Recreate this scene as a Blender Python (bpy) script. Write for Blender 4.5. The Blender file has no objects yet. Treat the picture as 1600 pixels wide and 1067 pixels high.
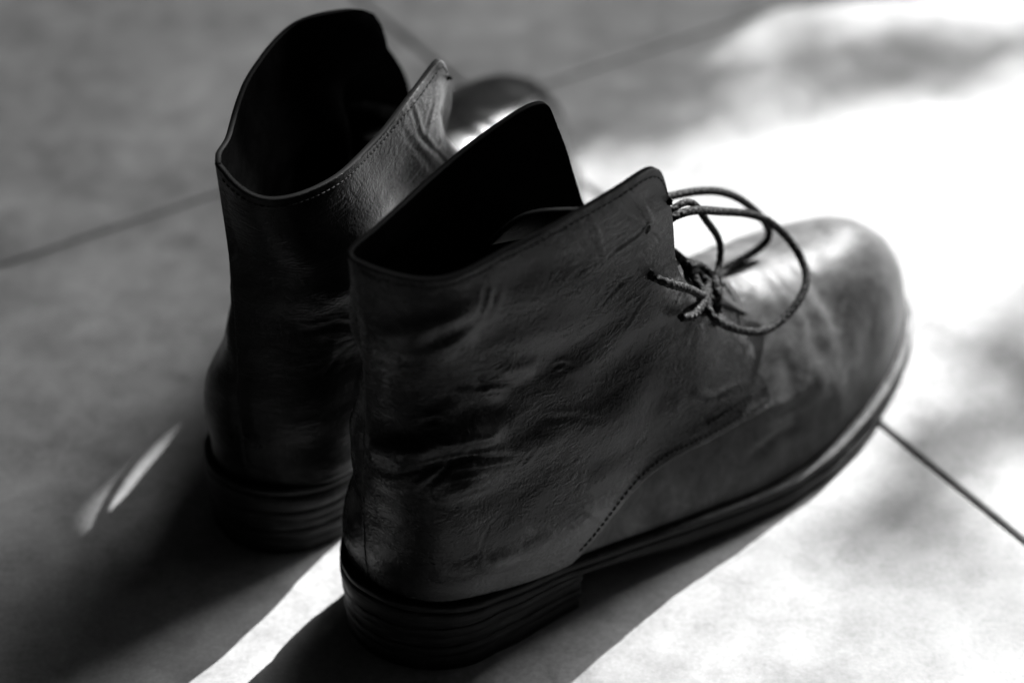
import bpy, math
import numpy as np
from mathutils import Matrix, Vector, noise

# ------------------------------------------------------------------ camera, light
scn = bpy.context.scene
COL = scn.collection
CM = 0.01
PITCH, ROLL, CAMH = 0.63656520, 0.00354730, 0.63994

cam_data = bpy.data.cameras.new("camera")
cam_data.lens = 85.0
cam_data.sensor_width = 36.0
cam_data.clip_start = 0.05
cam_data.clip_end = 200.0
cam_data.dof.use_dof = True
cam_data.dof.focus_distance = 0.878
cam_data.dof.aperture_fstop = 4.2
cam = bpy.data.objects.new("camera", cam_data)
COL.objects.link(cam)
fwd = Vector((0, math.cos(PITCH), -math.sin(PITCH)))
up0 = Vector((0, math.sin(PITCH), math.cos(PITCH)))
rt0 = Vector((1, 0, 0))
rt = rt0 * math.cos(ROLL) - up0 * math.sin(ROLL)
up = rt0 * math.sin(ROLL) + up0 * math.cos(ROLL)
cam.matrix_world = Matrix(((rt.x, up.x, -fwd.x, 0), (rt.y, up.y, -fwd.y, 0),
                           (rt.z, up.z, -fwd.z, CAMH), (0, 0, 0, 1)))
scn.camera = cam

SUN_AZ, SUN_EL = math.radians(54.0), math.radians(35.0)
SUN = Vector((math.cos(SUN_EL) * math.cos(SUN_AZ), math.cos(SUN_EL) * math.sin(SUN_AZ), math.sin(SUN_EL)))
sd = bpy.data.lights.new("sun", 'SUN')
sd.energy = 3.9
sd.angle = math.radians(0.43)
so = bpy.data.objects.new("sun", sd)
COL.objects.link(so)
so.rotation_euler = SUN.to_track_quat('Z', 'Y').to_euler()
so.location = SUN * 6

world = bpy.data.worlds.new("World")
scn.world = world
world.use_nodes = True
wn = world.node_tree
wn.nodes.clear()
sky = wn.nodes.new("ShaderNodeTexSky")
sky.sky_type = 'NISHITA'
sky.sun_disc = False
sky.sun_elevation = SUN_EL
sky.sun_rotation = math.pi / 2 - SUN_AZ
bw = wn.nodes.new("ShaderNodeRGBToBW")
bg = wn.nodes.new("ShaderNodeBackground")
bg.inputs['Strength'].default_value = 0.05
wo = wn.nodes.new("ShaderNodeOutputWorld")
wn.links.new(sky.outputs[0], bw.inputs[0])
wn.links.new(bw.outputs[0], bg.inputs[0])
wn.links.new(bg.outputs[0], wo.inputs[0])

scn.view_settings.view_transform = 'Standard'
scn.view_settings.look = 'None'
scn.view_settings.gamma = 1.0
scn.view_settings.exposure = 2.1
scn.cycles.use_denoising = True
scn.cycles.max_bounces = 8
scn.cycles.sample_clamp_indirect = 4.0


# ------------------------------------------------------------------ materials
def new_mat(name):
    m = bpy.data.materials.new(name)
    m.use_nodes = True
    nt = m.node_tree
    return m, nt, nt.nodes["Principled BSDF"]


def nd(nt, kind, **kw):
    n = nt.nodes.new(kind)
    for k, v in kw.items():
        if k in n.inputs:
            n.inputs[k].default_value = v
        else:
            setattr(n, k, v)
    return n


def grey(v):
    return (v, v, v, 1)


def ramp(nt, src, stops):
    r = nt.nodes.new("ShaderNodeValToRGB")
    el = r.color_ramp.elements
    el[0].position, el[0].color = stops[0][0], grey(stops[0][1])
    el[1].position, el[1].color = stops[-1][0], grey(stops[-1][1])
    for p, v in stops[1:-1]:
        e = el.new(p)
        e.color = grey(v)
    nt.links.new(src, r.inputs[0])
    return r.outputs[0]


def mathn(nt, op, a, b):
    n = nt.nodes.new("ShaderNodeMath")
    n.operation = op
    for i, v in enumerate((a, b)):
        if isinstance(v, (int, float)):
            n.inputs[i].default_value = v
        else:
            nt.links.new(v, n.inputs[i])
    return n.outputs[0]


def leather(name, lo, hi, rough_lo, rough_hi, bump=0.35, spec=0.5, scale=1.0, wear_and_light=False, foot=0.13):
    m, nt, p = new_mat(name)
    tc = nd(nt, "ShaderNodeTexCoord")
    pat = nd(nt, "ShaderNodeTexNoise", Scale=26.0 * scale, Detail=6.0, Roughness=0.62, Distortion=0.6)
    scuff = nd(nt, "ShaderNodeTexNoise", Scale=150.0 * scale, Detail=5.0, Roughness=0.7, Distortion=1.2)
    grain = nd(nt, "ShaderNodeTexVoronoi", Scale=900.0)
    fine = nd(nt, "ShaderNodeTexNoise", Scale=620.0, Detail=4.0, Roughness=0.6, Distortion=0.8)
    for n in (pat, scuff, grain, fine):
        nt.links.new(tc.outputs['Object'], n.inputs['Vector'])
    c = ramp(nt, pat.outputs['Fac'], [(0.30, lo), (0.52, 0.5 * (lo + hi)), (0.72, hi)])
    s = ramp(nt, scuff.outputs['Fac'], [(0.35, 0.75), (0.68, 1.35)])
    mul = nd(nt, "ShaderNodeMix", data_type='RGBA', blend_type='MULTIPLY')
    mul.inputs['Factor'].default_value = 1.0
    nt.links.new(c, mul.inputs[6])
    nt.links.new(s, mul.inputs[7])
    out = mul.outputs[2]
    if wear_and_light:
        # highlight along the foot of the heel counter, put into the colour, scuffed edge
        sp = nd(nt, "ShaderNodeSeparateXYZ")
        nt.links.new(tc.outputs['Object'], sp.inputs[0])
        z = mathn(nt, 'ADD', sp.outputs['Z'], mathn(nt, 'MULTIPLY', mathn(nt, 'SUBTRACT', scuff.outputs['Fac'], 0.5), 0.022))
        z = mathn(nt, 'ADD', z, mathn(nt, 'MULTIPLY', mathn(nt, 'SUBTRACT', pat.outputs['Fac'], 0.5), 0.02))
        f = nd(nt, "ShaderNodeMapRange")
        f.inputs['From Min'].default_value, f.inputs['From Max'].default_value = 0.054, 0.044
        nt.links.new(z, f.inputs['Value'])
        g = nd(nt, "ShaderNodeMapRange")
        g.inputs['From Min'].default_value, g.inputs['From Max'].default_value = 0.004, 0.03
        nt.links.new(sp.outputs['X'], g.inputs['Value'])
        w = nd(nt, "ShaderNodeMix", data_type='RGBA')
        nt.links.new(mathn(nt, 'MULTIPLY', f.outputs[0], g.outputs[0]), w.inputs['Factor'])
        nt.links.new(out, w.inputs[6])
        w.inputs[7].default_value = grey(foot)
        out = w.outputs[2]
        # the flaps' front corners are worn pale, painted paler still to brighten them as sun would
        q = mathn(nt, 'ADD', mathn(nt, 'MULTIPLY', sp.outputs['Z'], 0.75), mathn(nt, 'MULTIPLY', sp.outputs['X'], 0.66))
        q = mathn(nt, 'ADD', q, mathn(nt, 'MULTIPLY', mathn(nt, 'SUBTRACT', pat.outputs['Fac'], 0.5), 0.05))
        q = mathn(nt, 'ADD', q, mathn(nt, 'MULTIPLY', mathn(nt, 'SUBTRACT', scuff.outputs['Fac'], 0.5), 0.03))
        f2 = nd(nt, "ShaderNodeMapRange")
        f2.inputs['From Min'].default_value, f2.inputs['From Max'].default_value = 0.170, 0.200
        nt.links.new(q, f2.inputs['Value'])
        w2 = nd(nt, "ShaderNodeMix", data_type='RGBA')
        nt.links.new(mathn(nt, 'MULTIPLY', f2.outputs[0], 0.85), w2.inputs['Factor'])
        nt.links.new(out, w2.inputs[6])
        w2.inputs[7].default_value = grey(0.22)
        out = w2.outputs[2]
    nt.links.new(out, p.inputs['Base Color'])
    r = ramp(nt, pat.outputs['Fac'], [(0.3, rough_lo), (0.72, rough_hi)])
    r2 = mathn(nt, 'ADD', r, mathn(nt, 'MULTIPLY', mathn(nt, 'SUBTRACT', scuff.outputs['Fac'], 0.5), 0.22))
    nt.links.new(r2, p.inputs['Roughness'])
    p.inputs['Specular IOR Level'].default_value = spec
    h = mathn(nt, 'ADD', mathn(nt, 'MULTIPLY', grain.outputs['Distance'], 0.5), mathn(nt, 'MULTIPLY', fine.outputs['Fac'], 1.0))
    h = mathn(nt, 'ADD', h, mathn(nt, 'MULTIPLY', scuff.outputs['Fac'], 1.6))
    if wear_and_light:
        # fine cracked folds, running round the ankle
        mp = nd(nt, "ShaderNodeMapping")
        mp.inputs['Scale'].default_value = (55, 55, 170)
        nt.links.new(tc.outputs['Object'], mp.inputs[0])
        fo = nd(nt, "ShaderNodeTexNoise", Scale=1.0, Detail=4.0, Roughness=0.6, Distortion=1.6)
        nt.links.new(mp.outputs[0], fo.inputs['Vector'])
        rid = mathn(nt, 'ABSOLUTE', mathn(nt, 'SUBTRACT', fo.outputs['Fac'], 0.5), 0)
        rid = mathn(nt, 'MINIMUM', mathn(nt, 'MULTIPLY', rid, 9.0), 1.0)
        msk = ramp(nt, pat.outputs['Fac'], [(0.42, 0.0), (0.62, 1.0)])
        h = mathn(nt, 'ADD', h, mathn(nt, 'MULTIPLY', mathn(nt, 'MULTIPLY', rid, msk), 1.5))
    b = nd(nt, "ShaderNodeBump", Strength=bump, Distance=0.0006)
    nt.links.new(h, b.inputs['Height'])
    nt.links.new(b.outputs[0], p.inputs['Normal'])
    return m


M = {}
M['leather'] = leather("black_leather", 0.003, 0.020, 0.18, 0.34, bump=0.34, spec=0.24, wear_and_light=True)
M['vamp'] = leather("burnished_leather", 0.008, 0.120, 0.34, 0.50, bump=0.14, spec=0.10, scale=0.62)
M['leather_shaded'] = leather("shaded_black_leather", 0.003, 0.013, 0.24, 0.42, bump=0.3, spec=0.13, wear_and_light=True, foot=0.012)  # far boot's copy of the leather, its shade put into the colour
M['vamp_shaded'] = leather("shaded_vamp_leather", 0.004, 0.022, 0.28, 0.42, bump=0.14, spec=0.35, scale=0.7)  # far toe's copy of the vamp, darkened in colour to stand for shade
M['lining'] = leather("dark_lining", 0.002, 0.004, 0.8, 0.95, bump=0.2, spec=0.0)
M['tongue'] = leather("tongue_leather", 0.008, 0.02, 0.45, 0.6)


def sole_mat():
    m, nt, p = new_mat("stacked_leather_edge")
    tc = nd(nt, "ShaderNodeTexCoord")
    mp = nd(nt, "ShaderNodeMapping")
    mp.inputs['Scale'].default_value = (60, 60, 900)
    nt.links.new(tc.outputs['Object'], mp.inputs[0])
    st = nd(nt, "ShaderNodeTexNoise", Scale=1.0, Detail=5.0, Roughness=0.7)
    nt.links.new(mp.outputs[0], st.inputs['Vector'])
    bl = nd(nt, "ShaderNodeTexNoise", Scale=120.0, Detail=5.0, Roughness=0.65)
    nt.links.new(tc.outputs['Object'], bl.inputs['Vector'])
    a = mathn(nt, 'MULTIPLY', st.outputs['Fac'], bl.outputs['Fac'])
    nt.links.new(ramp(nt, a, [(0.15, 0.004), (0.28, 0.010), (0.42, 0.04)]), p.inputs['Base Color'])
    nt.links.new(ramp(nt, bl.outputs['Fac'], [(0.3, 0.42), (0.7, 0.65)]), p.inputs['Roughness'])
    p.inputs['Specular IOR Level'].default_value = 0.2
    b = nd(nt, "ShaderNodeBump", Strength=0.6, Distance=0.0006)
    nt.links.new(mathn(nt, 'ADD', st.outputs['Fac'], bl.outputs['Fac']), b.inputs['Height'])
    nt.links.new(b.outputs[0], p.inputs['Normal'])
    return m


M['sole'] = sole_mat()


def lace_mat():
    m, nt, p = new_mat("waxed_cord")
    tc = nd(nt, "ShaderNodeTexCoord")
    n = nd(nt, "ShaderNodeTexNoise", Scale=700.0, Detail=4.0, Roughness=0.7)
    nt.links.new(tc.outputs['Object'], n.inputs['Vector'])
    nt.links.new(ramp(nt, n.outputs['Fac'], [(0.35, 0.004), (0.52, 0.018), (0.72, 0.13)]), p.inputs['Base Color'])
    p.inputs['Roughness'].default_value = 0.7
    p.inputs['Specular IOR Level'].default_value = 0.08
    b = nd(nt, "ShaderNodeBump", Strength=0.7, Distance=0.0005)
    nt.links.new(n.outputs['Fac'], b.inputs['Height'])
    nt.links.new(b.outputs[0], p.inputs['Normal'])
    return m


M['lace'] = lace_mat()
m, nt, p = new_mat("thread")
p.inputs['Base Color'].default_value = grey(0.016)
p.inputs['Roughness'].default_value = 0.7
p.inputs['Specular IOR Level'].default_value = 0.1
M['thread'] = m
m, nt, p = new_mat("punched_hole")
p.inputs['Base Color'].default_value = grey(0.003)
p.inputs['Roughness'].default_value = 0.95
M['hole'] = m
m, nt, p = new_mat("cut_leather_edge")
p.inputs['Base Color'].default_value = grey(0.006)
p.inputs['Roughness'].default_value = 0.7
p.inputs['Specular IOR Level'].default_value = 0.05
M['edge'] = m


def tile_mat():
    m, nt, p = new_mat("stone_look_tile")
    tc = nd(nt, "ShaderNodeTexCoord")
    geo = nd(nt, "ShaderNodeNewGeometry")
    pos = geo.outputs['Position']
    big = nd(nt, "ShaderNodeTexNoise", Scale=9.0, Detail=5.0, Roughness=0.6, Distortion=0.5)
    mid = nd(nt, "ShaderNodeTexNoise", Scale=55.0, Detail=6.0, Roughness=0.65, Distortion=0.4)
    spk = nd(nt, "ShaderNodeTexNoise", Scale=420.0, Detail=3.0, Roughness=0.7)
    for n in (big, mid, spk):
        nt.links.new(pos, n.inputs['Vector'])
    a = mathn(nt, 'ADD', mathn(nt, 'MULTIPLY', big.outputs['Fac'], 0.55), mathn(nt, 'MULTIPLY', mid.outputs['Fac'], 0.45))
    a = mathn(nt, 'ADD', mathn(nt, 'MULTIPLY', a, 0.76), mathn(nt, 'MULTIPLY', spk.outputs['Fac'], 0.24))
    nt.links.new(ramp(nt, a, [(0.36, 0.12), (0.45, 0.195), (0.55, 0.27), (0.66, 0.37)]), p.inputs['Base Color'])
    nt.links.new(ramp(nt, mid.outputs['Fac'], [(0.3, 0.42), (0.7, 0.58)]), p.inputs['Roughness'])
    p.inputs['Specular IOR Level'].default_value = 0.45
    b = nd(nt, "ShaderNodeBump", Strength=0.25, Distance=0.0006)
    nt.links.new(mathn(nt, 'ADD', mid.outputs['Fac'], mathn(nt, 'MULTIPLY', spk.outputs['Fac'], 0.6)), b.inputs['Height'])
    nt.links.new(b.outputs[0], p.inputs['Normal'])
    return m


M['tile'] = tile_mat()
m, nt, p = new_mat("grout")
tc = nd(nt, "ShaderNodeTexCoord")
n = nd(nt, "ShaderNodeTexNoise", Scale=300.0, Detail=4.0)
nt.links.new(tc.outputs['Object'], n.inputs['Vector'])
nt.links.new(ramp(nt, n.outputs['Fac'], [(0.3, 0.05), (0.7, 0.11)]), p.inputs['Base Color'])
p.inputs['Roughness'].default_value = 0.9
M['grout'] = m
m, nt, p = new_mat("painted_plaster")
n = nd(nt, "ShaderNodeTexNoise", Scale=6.0, Detail=5.0)
nt.links.new(ramp(nt, n.outputs['Fac'], [(0.3, 0.035), (0.7, 0.05)]), p.inputs['Base Color'])
p.inputs['Roughness'].default_value = 0.85
M['plaster'] = m
m, nt, p = new_mat("white_plaster")
n = nd(nt, "ShaderNodeTexNoise", Scale=6.0, Detail=5.0)
nt.links.new(ramp(nt, n.outputs['Fac'], [(0.3, 0.36), (0.7, 0.42)]), p.inputs['Base Color'])
p.inputs['Roughness'].default_value = 0.85
M['white'] = m


# ------------------------------------------------------------------ mesh helpers
def link(o, parent=None):
    COL.objects.link(o)
    if parent is not None:
        o.parent = parent
    return o


def mesh_obj(name, verts, faces, mats, parent=None, smooth=True):
    me = bpy.data.meshes.new(name)
    me.from_pydata([tuple(v) for v in np.asarray(verts) * CM], [], [tuple(int(i) for i in f) for f in faces])
    for mt in (mats if isinstance(mats, (list, tuple)) else [mats]):
        me.materials.append(mt)
    if smooth:
        me.polygons.foreach_set('use_smooth', np.ones(len(me.polygons), dtype=bool))
    me.update()
    return link(bpy.data.objects.new(name, me), parent)


def grid_faces(nu, nv, wrap_u=False, flip=False, base=0):
    f = []
    for i in range(nu if wrap_u else nu - 1):
        i2 = (i + 1) % nu
        for j in range(nv - 1):
            a, b, c, d = base + i * nv + j, base + i2 * nv + j, base + i2 * nv + j + 1, base + i * nv + j + 1
            f.append((a, d, c, b) if flip else (a, b, c, d))
    return f


def spline_mat(n, m):
    """matrix taking n control values to m samples of the natural cubic spline through them"""
    A = np.zeros((n, n))
    Bm = np.zeros((n, n))
    A[0, 0] = A[-1, -1] = 1
    for i in range(1, n - 1):
        A[i, i - 1:i + 2] = (1, 4, 1)
        Bm[i, i - 1:i + 2] = (6, -12, 6)
    K = np.linalg.solve(A, Bm)
    t = np.linspace(0, n - 1, m)
    i = np.clip(t.astype(int), 0, n - 2)
    s = t - i
    I = np.eye(n)
    s = s[:, None]
    return (1 - s) * I[i] + s * I[i + 1] + ((1 - s) ** 3 - (1 - s)) / 6 * K[i] + (s ** 3 - s) / 6 * K[i + 1]


def spl(pts, m):
    pts = np.asarray(pts, float)
    # chord-length natural spline, sampled evenly in arc length
    d = np.r_[0, np.cumsum(np.linalg.norm(np.diff(pts, axis=0), axis=1) ** 0.6)]
    fine = np.linspace(0, d[-1], 400)
    n = len(pts)
    h = np.diff(d)
    A = np.zeros((n, n))
    r = np.zeros((n, pts.shape[1]))
    A[0, 0] = A[-1, -1] = 1
    for i in range(1, n - 1):
        A[i, i - 1], A[i, i], A[i, i + 1] = h[i - 1], 2 * (h[i - 1] + h[i]), h[i]
        r[i] = 6 * ((pts[i + 1] - pts[i]) / h[i] - (pts[i] - pts[i - 1]) / h[i - 1])
    k = np.linalg.solve(A, r)
    i = np.clip(np.searchsorted(d, fine, side='right') - 1, 0, n - 2)
    a = ((d[i + 1] - fine) / h[i])[:, None]
    b = 1 - a
    y = a * pts[i] + b * pts[i + 1] + ((a ** 3 - a) * k[i] + (b ** 3 - b) * k[i + 1]) * (h[i] ** 2)[:, None] / 6
    L = np.r_[0, np.cumsum(np.linalg.norm(np.diff(y, axis=0), axis=1))]
    s = np.linspace(0, L[-1], m)
    return np.stack([np.interp(s, L, y[:, c]) for c in range(y.shape[1])], 1)


def hermite(X, Y, x):
    X = np.asarray(X, float)
    Y = np.asarray(Y, float)
    dd = np.gradient(Y, X)
    i = np.clip(np.searchsorted(X, x) - 1, 0, len(X) - 2)
    h = X[i + 1] - X[i]
    t = (x - X[i]) / h
    return (2 * t ** 3 - 3 * t ** 2 + 1) * Y[i] + (t ** 3 - 2 * t ** 2 + t) * h * dd[i] + (-2 * t ** 3 + 3 * t ** 2) * Y[i + 1] + (t ** 3 - t ** 2) * h * dd[i + 1]


def grid_normals(P):
    du = np.gradient(P, axis=0)
    dv = np.gradient(P, axis=1)
    n = np.cross(du, dv)
    return n / np.maximum(np.linalg.norm(n, axis=2, keepdims=True), 1e-9)


def fbm(P, freq, seed, octaves=4):
    out = np.empty(len(P))
    off = Vector((seed * 13.7, seed * 7.1, seed * 3.3))
    fx = np.asarray(freq, float) * np.ones(3)
    for i, p in enumerate(P):
        out[i] = noise.fractal(Vector((p[0] * fx[0], p[1] * fx[1], p[2] * fx[2])) + off, 0.9, 2.1, octaves)
    return out


def crease_field(X, Z, creases):
    """height (cm) from drawn creases: each is (polyline in x,z ; width ; depth ; ridge) - a groove with raised lips"""
    h = np.zeros_like(X)
    for pts, w, depth, ridge in creases:
        pts = np.asarray(pts, float)
        best = np.full(X.shape, 1e9)
        sgn = np.zeros_like(X)
        par = np.zeros_like(X)
        nseg = len(pts) - 1
        for k in range(nseg):
            a, b = pts[k], pts[k + 1]
            ab = b - a
            L2 = (ab ** 2).sum()
            t = np.clip(((X - a[0]) * ab[0] + (Z - a[1]) * ab[1]) / L2, 0, 1)
            dx, dz = X - a[0] - t * ab[0], Z - a[1] - t * ab[1]
            d = np.hypot(dx, dz)
            m_ = d < best
            best[m_] = d[m_]
            cr = ab[0] * dz - ab[1] * dx
            sgn[m_] = np.sign(cr[m_])
            par[m_] = ((k + t) / nseg)[m_]
        fade = np.sin(np.clip(par, 0.0, 1.0) * math.pi) ** 0.6 * 0.85 + 0.15
        q = best / w
        s = sgn * q
        h += fade * (-depth * np.exp(-q ** 2) + ridge * (np.exp(-((s - 1.7) / 1.0) ** 2) + 0.55 * np.exp(-((s + 1.7) / 1.1) ** 2)))
    return h


def tube(path, radius, sides=12, braid=0.0, twist=9.0, closed_caps=True, taper=None):
    """vertices/faces of a round cord along a path (cm); braid > 0 gives it plaited strands"""
    path = np.asarray(path, float)
    n = len(path)
    tg = np.gradient(path, axis=0)
    tg /= np.linalg.norm(tg, axis=1, keepdims=True)
    nrm = np.cross(tg[0], (0.3, 0.2, 0.93))
    nrm /= np.linalg.norm(nrm)
    L = np.r_[0, np.cumsum(np.linalg.norm(np.diff(path, axis=0), axis=1))]
    V = []
    for i in range(n):
        nrm = nrm - tg[i] * (nrm @ tg[i])
        nrm /= np.linalg.norm(nrm)
        bi = np.cross(tg[i], nrm)
        r = radius * (taper[i] if taper is not None else 1.0)
        for k in range(sides):
            a = 2 * math.pi * k / sides
            ph = L[i] * twist
            rr = r * (1 + braid * (max(abs(math.sin(1.5 * a + ph)), abs(math.sin(1.5 * a - ph))) - 0.8) * 1.6)
            V.append(path[i] + rr * (math.cos(a) * nrm + math.sin(a) * bi))
    F = []
    for i in range(n - 1):
        for k in range(sides):
            k2 = (k + 1) % sides
            F.append((i * sides + k, i * sides + k2, (i + 1) * sides + k2, (i + 1) * sides + k))
    if closed_caps:
        F.append(tuple(range(sides))[::-1])
        F.append(tuple((n - 1) * sides + k for k in range(sides)))
    return V, F


class Bag:
    def __init__(self):
        self.v, self.f = [], []

    def add(self, V, F):
        b = len(self.v)
        self.v += [tuple(x) for x in V]
        self.f += [tuple(i + b for i in f) for f in F]


# ------------------------------------------------------------------ setting: floor and window wall
TILE_AZ = math.radians(32.55)
TX, TY = -1.3, 107.1
TS, GAP = 60.0, 0.26
floor = mesh_obj("floor", [(-260, -160, -0.35), (300, -160, -0.35), (300, 360, -0.35), (-260, 360, -0.35)], [(0, 1, 2, 3)], M['grout'], smooth=False)
floor['kind'] = 'structure'


def tile_mesh():
    h, b, r = TS / 2 - GAP / 2, 0.12, 0.16
    prof = [(h, -1.0), (h, -b), (h - b * 0.3, -b * 0.3), (h - b, 0.0)]
    V, F = [], []
    nc = 5
    for off, z in prof:
        for cx, cy, a0 in ((1, 1, 0), (-1, 1, 90), (-1, -1, 180), (1, -1, 270)):
            for k in range(nc):
                a = math.radians(a0 + 90 * k / (nc - 1))
                V.append((cx * (off - r) + r * math.cos(a), cy * (off - r) + r * math.sin(a), z))
    n = 4 * nc
    for j in range(len(prof) - 1):
        for k in range(n):
            k2 = (k + 1) % n
            F.append((j * n + k, j * n + k2, (j + 1) * n + k2, (j + 1) * n + k))
    F.append(tuple((len(prof) - 1) * n + k for k in range(n)))
    me = bpy.data.meshes.new("tile")
    me.from_pydata([tuple(c * CM for c in v) for v in V], [], F)
    me.materials.append(M['tile'])
    return me


tm = tile_mesh()
for i in (-2, -1, 0, 1):
    for j in (-2, -1, 0, 1):
        t = link(bpy.data.objects.new("tile", tm), floor)
        cx, cy = (i + 0.5) * TS, (j + 0.5) * TS
        t.location = ((TX + cx * math.cos(TILE_AZ) - cy * math.sin(TILE_AZ)) * CM, (TY + cx * math.sin(TILE_AZ) + cy * math.cos(TILE_AZ)) * CM, 0)
        t.rotation_euler = (0, 0, TILE_AZ)

# the wall with the window the sunlight comes in by (out of frame, beyond the toes)
WAZ = math.radians(9.0)
WU = np.array([math.cos(WAZ), math.sin(WAZ), 0])
WN = np.array([-math.sin(WAZ), math.cos(WAZ), 0])
WO = np.array([12.0, 195.0, 0.0])


def to_wall(px, py):
    """where the sun ray that lands on floor point (px,py) passes the wall plane: (along, height)"""
    p0 = np.array([px, py, 0.0])
    s = np.array(SUN)
    t = ((WO - p0) @ WN) / (s @ WN)
    q = p0 + s * t
    return (q - WO) @ WU, q[2]


def wall_box(name, u0, u1, z0, z1, mat, parent, d0=0.0, d1=14.0):
    V = []
    for d in (d0, d1):
        for u, z in ((u0, z0), (u1, z0), (u1, z1), (u0, z1)):
            V.append(WO + WU * u + WN * d + np.array([0, 0, z]))
    F = [(0, 1, 2, 3), (7, 6, 5, 4), (0, 4, 5, 1), (1, 5, 6, 2), (2, 6, 7, 3), (3, 7, 4, 0)]
    return mesh_obj(name, V, F, mat, parent, smooth=False)


JU = to_wall(-17.5, 78.1)[0]
SZ = to_wall(14.0, 117.0)[1]
UR, HD = to_wall(22.0, 62.0)[0], to_wall(14.0, 58.0)[1] + 2.5
wall = wall_box("wall", -330, JU, -2, 300, M['plaster'], None)
wall['kind'] = 'structure'
wall_box("sill_wall", JU, UR, -2, SZ, M['plaster'], wall)
wall_box("head_wall", JU, UR, HD, 300, M['plaster'], wall, 0.0, 3.0)
wall_box("pier", UR, 330, -2, 300, M['plaster'], wall, 0.0, 3.0)
# an added, unseen panel left in the opening, its edge cut to shape the sunlight
sd_, sn_ = np.array([math.cos(SUN_AZ), math.sin(SUN_AZ)]), np.array([math.sin(SUN_AZ), -math.cos(SUN_AZ)])
cu = [to_wall(*(np.array([-14.3, 78.1]) + sd_ * a + sn_ * d)) for a, d in
      ((60, .4), (45, .4), (30, .3), (22, .7), (17, 2.0), (12, 2.5), (7, 2.8), (3.0, 2.6), (2.2, -.5), (1.5, -1.0), (-4.0, -.45), (-4.7, .7), (-6.2, 2.4), (-8.5, 4.6), (-14, 5.2), (-34, 5.4))]
cp = [(JU, cu[0][1])] + [(u, z) for u, z in cu] + [(cu[-1][0], HD + 5), (JU, HD + 5)]
cv = [WO + WU * u + WN * 0.3 + np.array([0, 0, z]) for u, z in cp] + [WO + WU * u + WN * 0.1 + np.array([0, 0, z]) for u, z in cp]
nq_ = len(cp)
mesh_obj("sun_blocker", cv, [tuple(range(nq_)), tuple(range(2 * nq_ - 1, nq_ - 1, -1))] + [(k, k + nq_, (k + 1) % nq_ + nq_, (k + 1) % nq_) for k in range(nq_)], M['plaster'], wall, smooth=False)

# unseen flecks added outside the window, placed to dapple the floor with shade
rng = np.random.default_rng(7)


def shade_flecks(bag_v, bag_f, poly, cover, size, dist):
    poly = np.asarray(poly, float)
    lo, hi = poly.min(0), poly.max(0)
    area = 0.5 * abs(np.dot(poly[:, 0], np.roll(poly[:, 1], 1)) - np.dot(poly[:, 1], np.roll(poly[:, 0], 1)))
    want = int(-math.log(1 - cover) * area / (size * size * 0.55))
    s_ = np.array(SUN)
    a_ = np.cross(s_, (0, 0, 1))
    a_ /= np.linalg.norm(a_)
    b_ = np.cross(a_, s_)
    got = 0
    while got < want:
        q = lo + rng.random(2) * (hi - lo)
        ins = False
        for k in range(len(poly)):
            p1, p2 = poly[k], poly[k - 1]
            if (p1[1] > q[1]) != (p2[1] > q[1]) and q[0] < (p2[0] - p1[0]) * (q[1] - p1[1]) / (p2[1] - p1[1]) + p1[0]:
                ins = not ins
        if not ins:
            continue
        got += 1
        c = np.array([q[0], q[1], 0]) + s_ * (dist + rng.normal(0, 12))
        t = rng.random() * 6.28
        e1 = a_ * math.cos(t) + b_ * math.sin(t)
        e2 = -a_ * math.sin(t) + b_ * math.cos(t) + s_ * rng.normal(0, .5)
        z = size * (0.7 + 0.6 * rng.random())
        b0 = len(bag_v)
        bag_v += [c - e1 * z * .7, c + e2 * z * .32 + s_ * .2, c + e1 * z * .7, c - e2 * z * .32 + s_ * .2]
        bag_f += [(b0, b0 + 1, b0 + 2), (b0, b0 + 2, b0 + 3)]


lv, lf = [], []
shade_flecks(lv, lf, [(27, 97), (20.5, 88), (17.5, 82), (15.5, 77.5), (22, 76), (34, 80), (38, 96)], 0.58, 2.4, 400)
shade_flecks(lv, lf, [(13.5, 77.5), (18.5, 77), (19.5, 73), (15, 72), (12.5, 74)], 0.56, 1.8, 380)
shade_flecks(lv, lf, [(3.5, 106.5), (3.5, 100.5), (10.5, 103.9), (17, 107.5), (28, 109.5), (46, 113), (46, 118), (20, 114), (12, 117)], 0.62, 2.2, 400)
shade_flecks(lv, lf, [(-2, 66), (9, 77), (14, 75), (21, 74), (23, 64), (-2, 60)], 0.26, 0.9, 500)
m, nt, p = new_mat("fleck")
p.inputs['Base Color'].default_value = grey(0.06)
M['fleck'] = m
dapple_blocker = mesh_obj("dapple_blocker", lv, lf, M['fleck'], None, smooth=False)
dapple_blocker['kind'] = 'stuff'

# the rest of the room, which keeps all light but the window's off the boots
room = mesh_obj("ceiling", [(-260, -160, 300), (300, -160, 300), (300, 360, 300), (-260, 360, 300)], [(3, 2, 1, 0)], M['plaster'], smooth=False)
room['kind'] = 'structure'
for nm, a, b in (("wall", (-259, -159), (299, -159)), ("wall", (-259, 359), (-259, -159)), ("wall", (150, -159), (150, 216))):
    w_ = mesh_obj(nm, [(a[0], a[1], -2), (b[0], b[1], -2), (b[0], b[1], 300), (a[0], a[1], 300)], [(0, 1, 2, 3)], M['white'] if a[0] == 150 else M['plaster'], smooth=False)  # right wall is unseen, set near and pale to bounce fill light
    w_['kind'] = 'structure'

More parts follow.
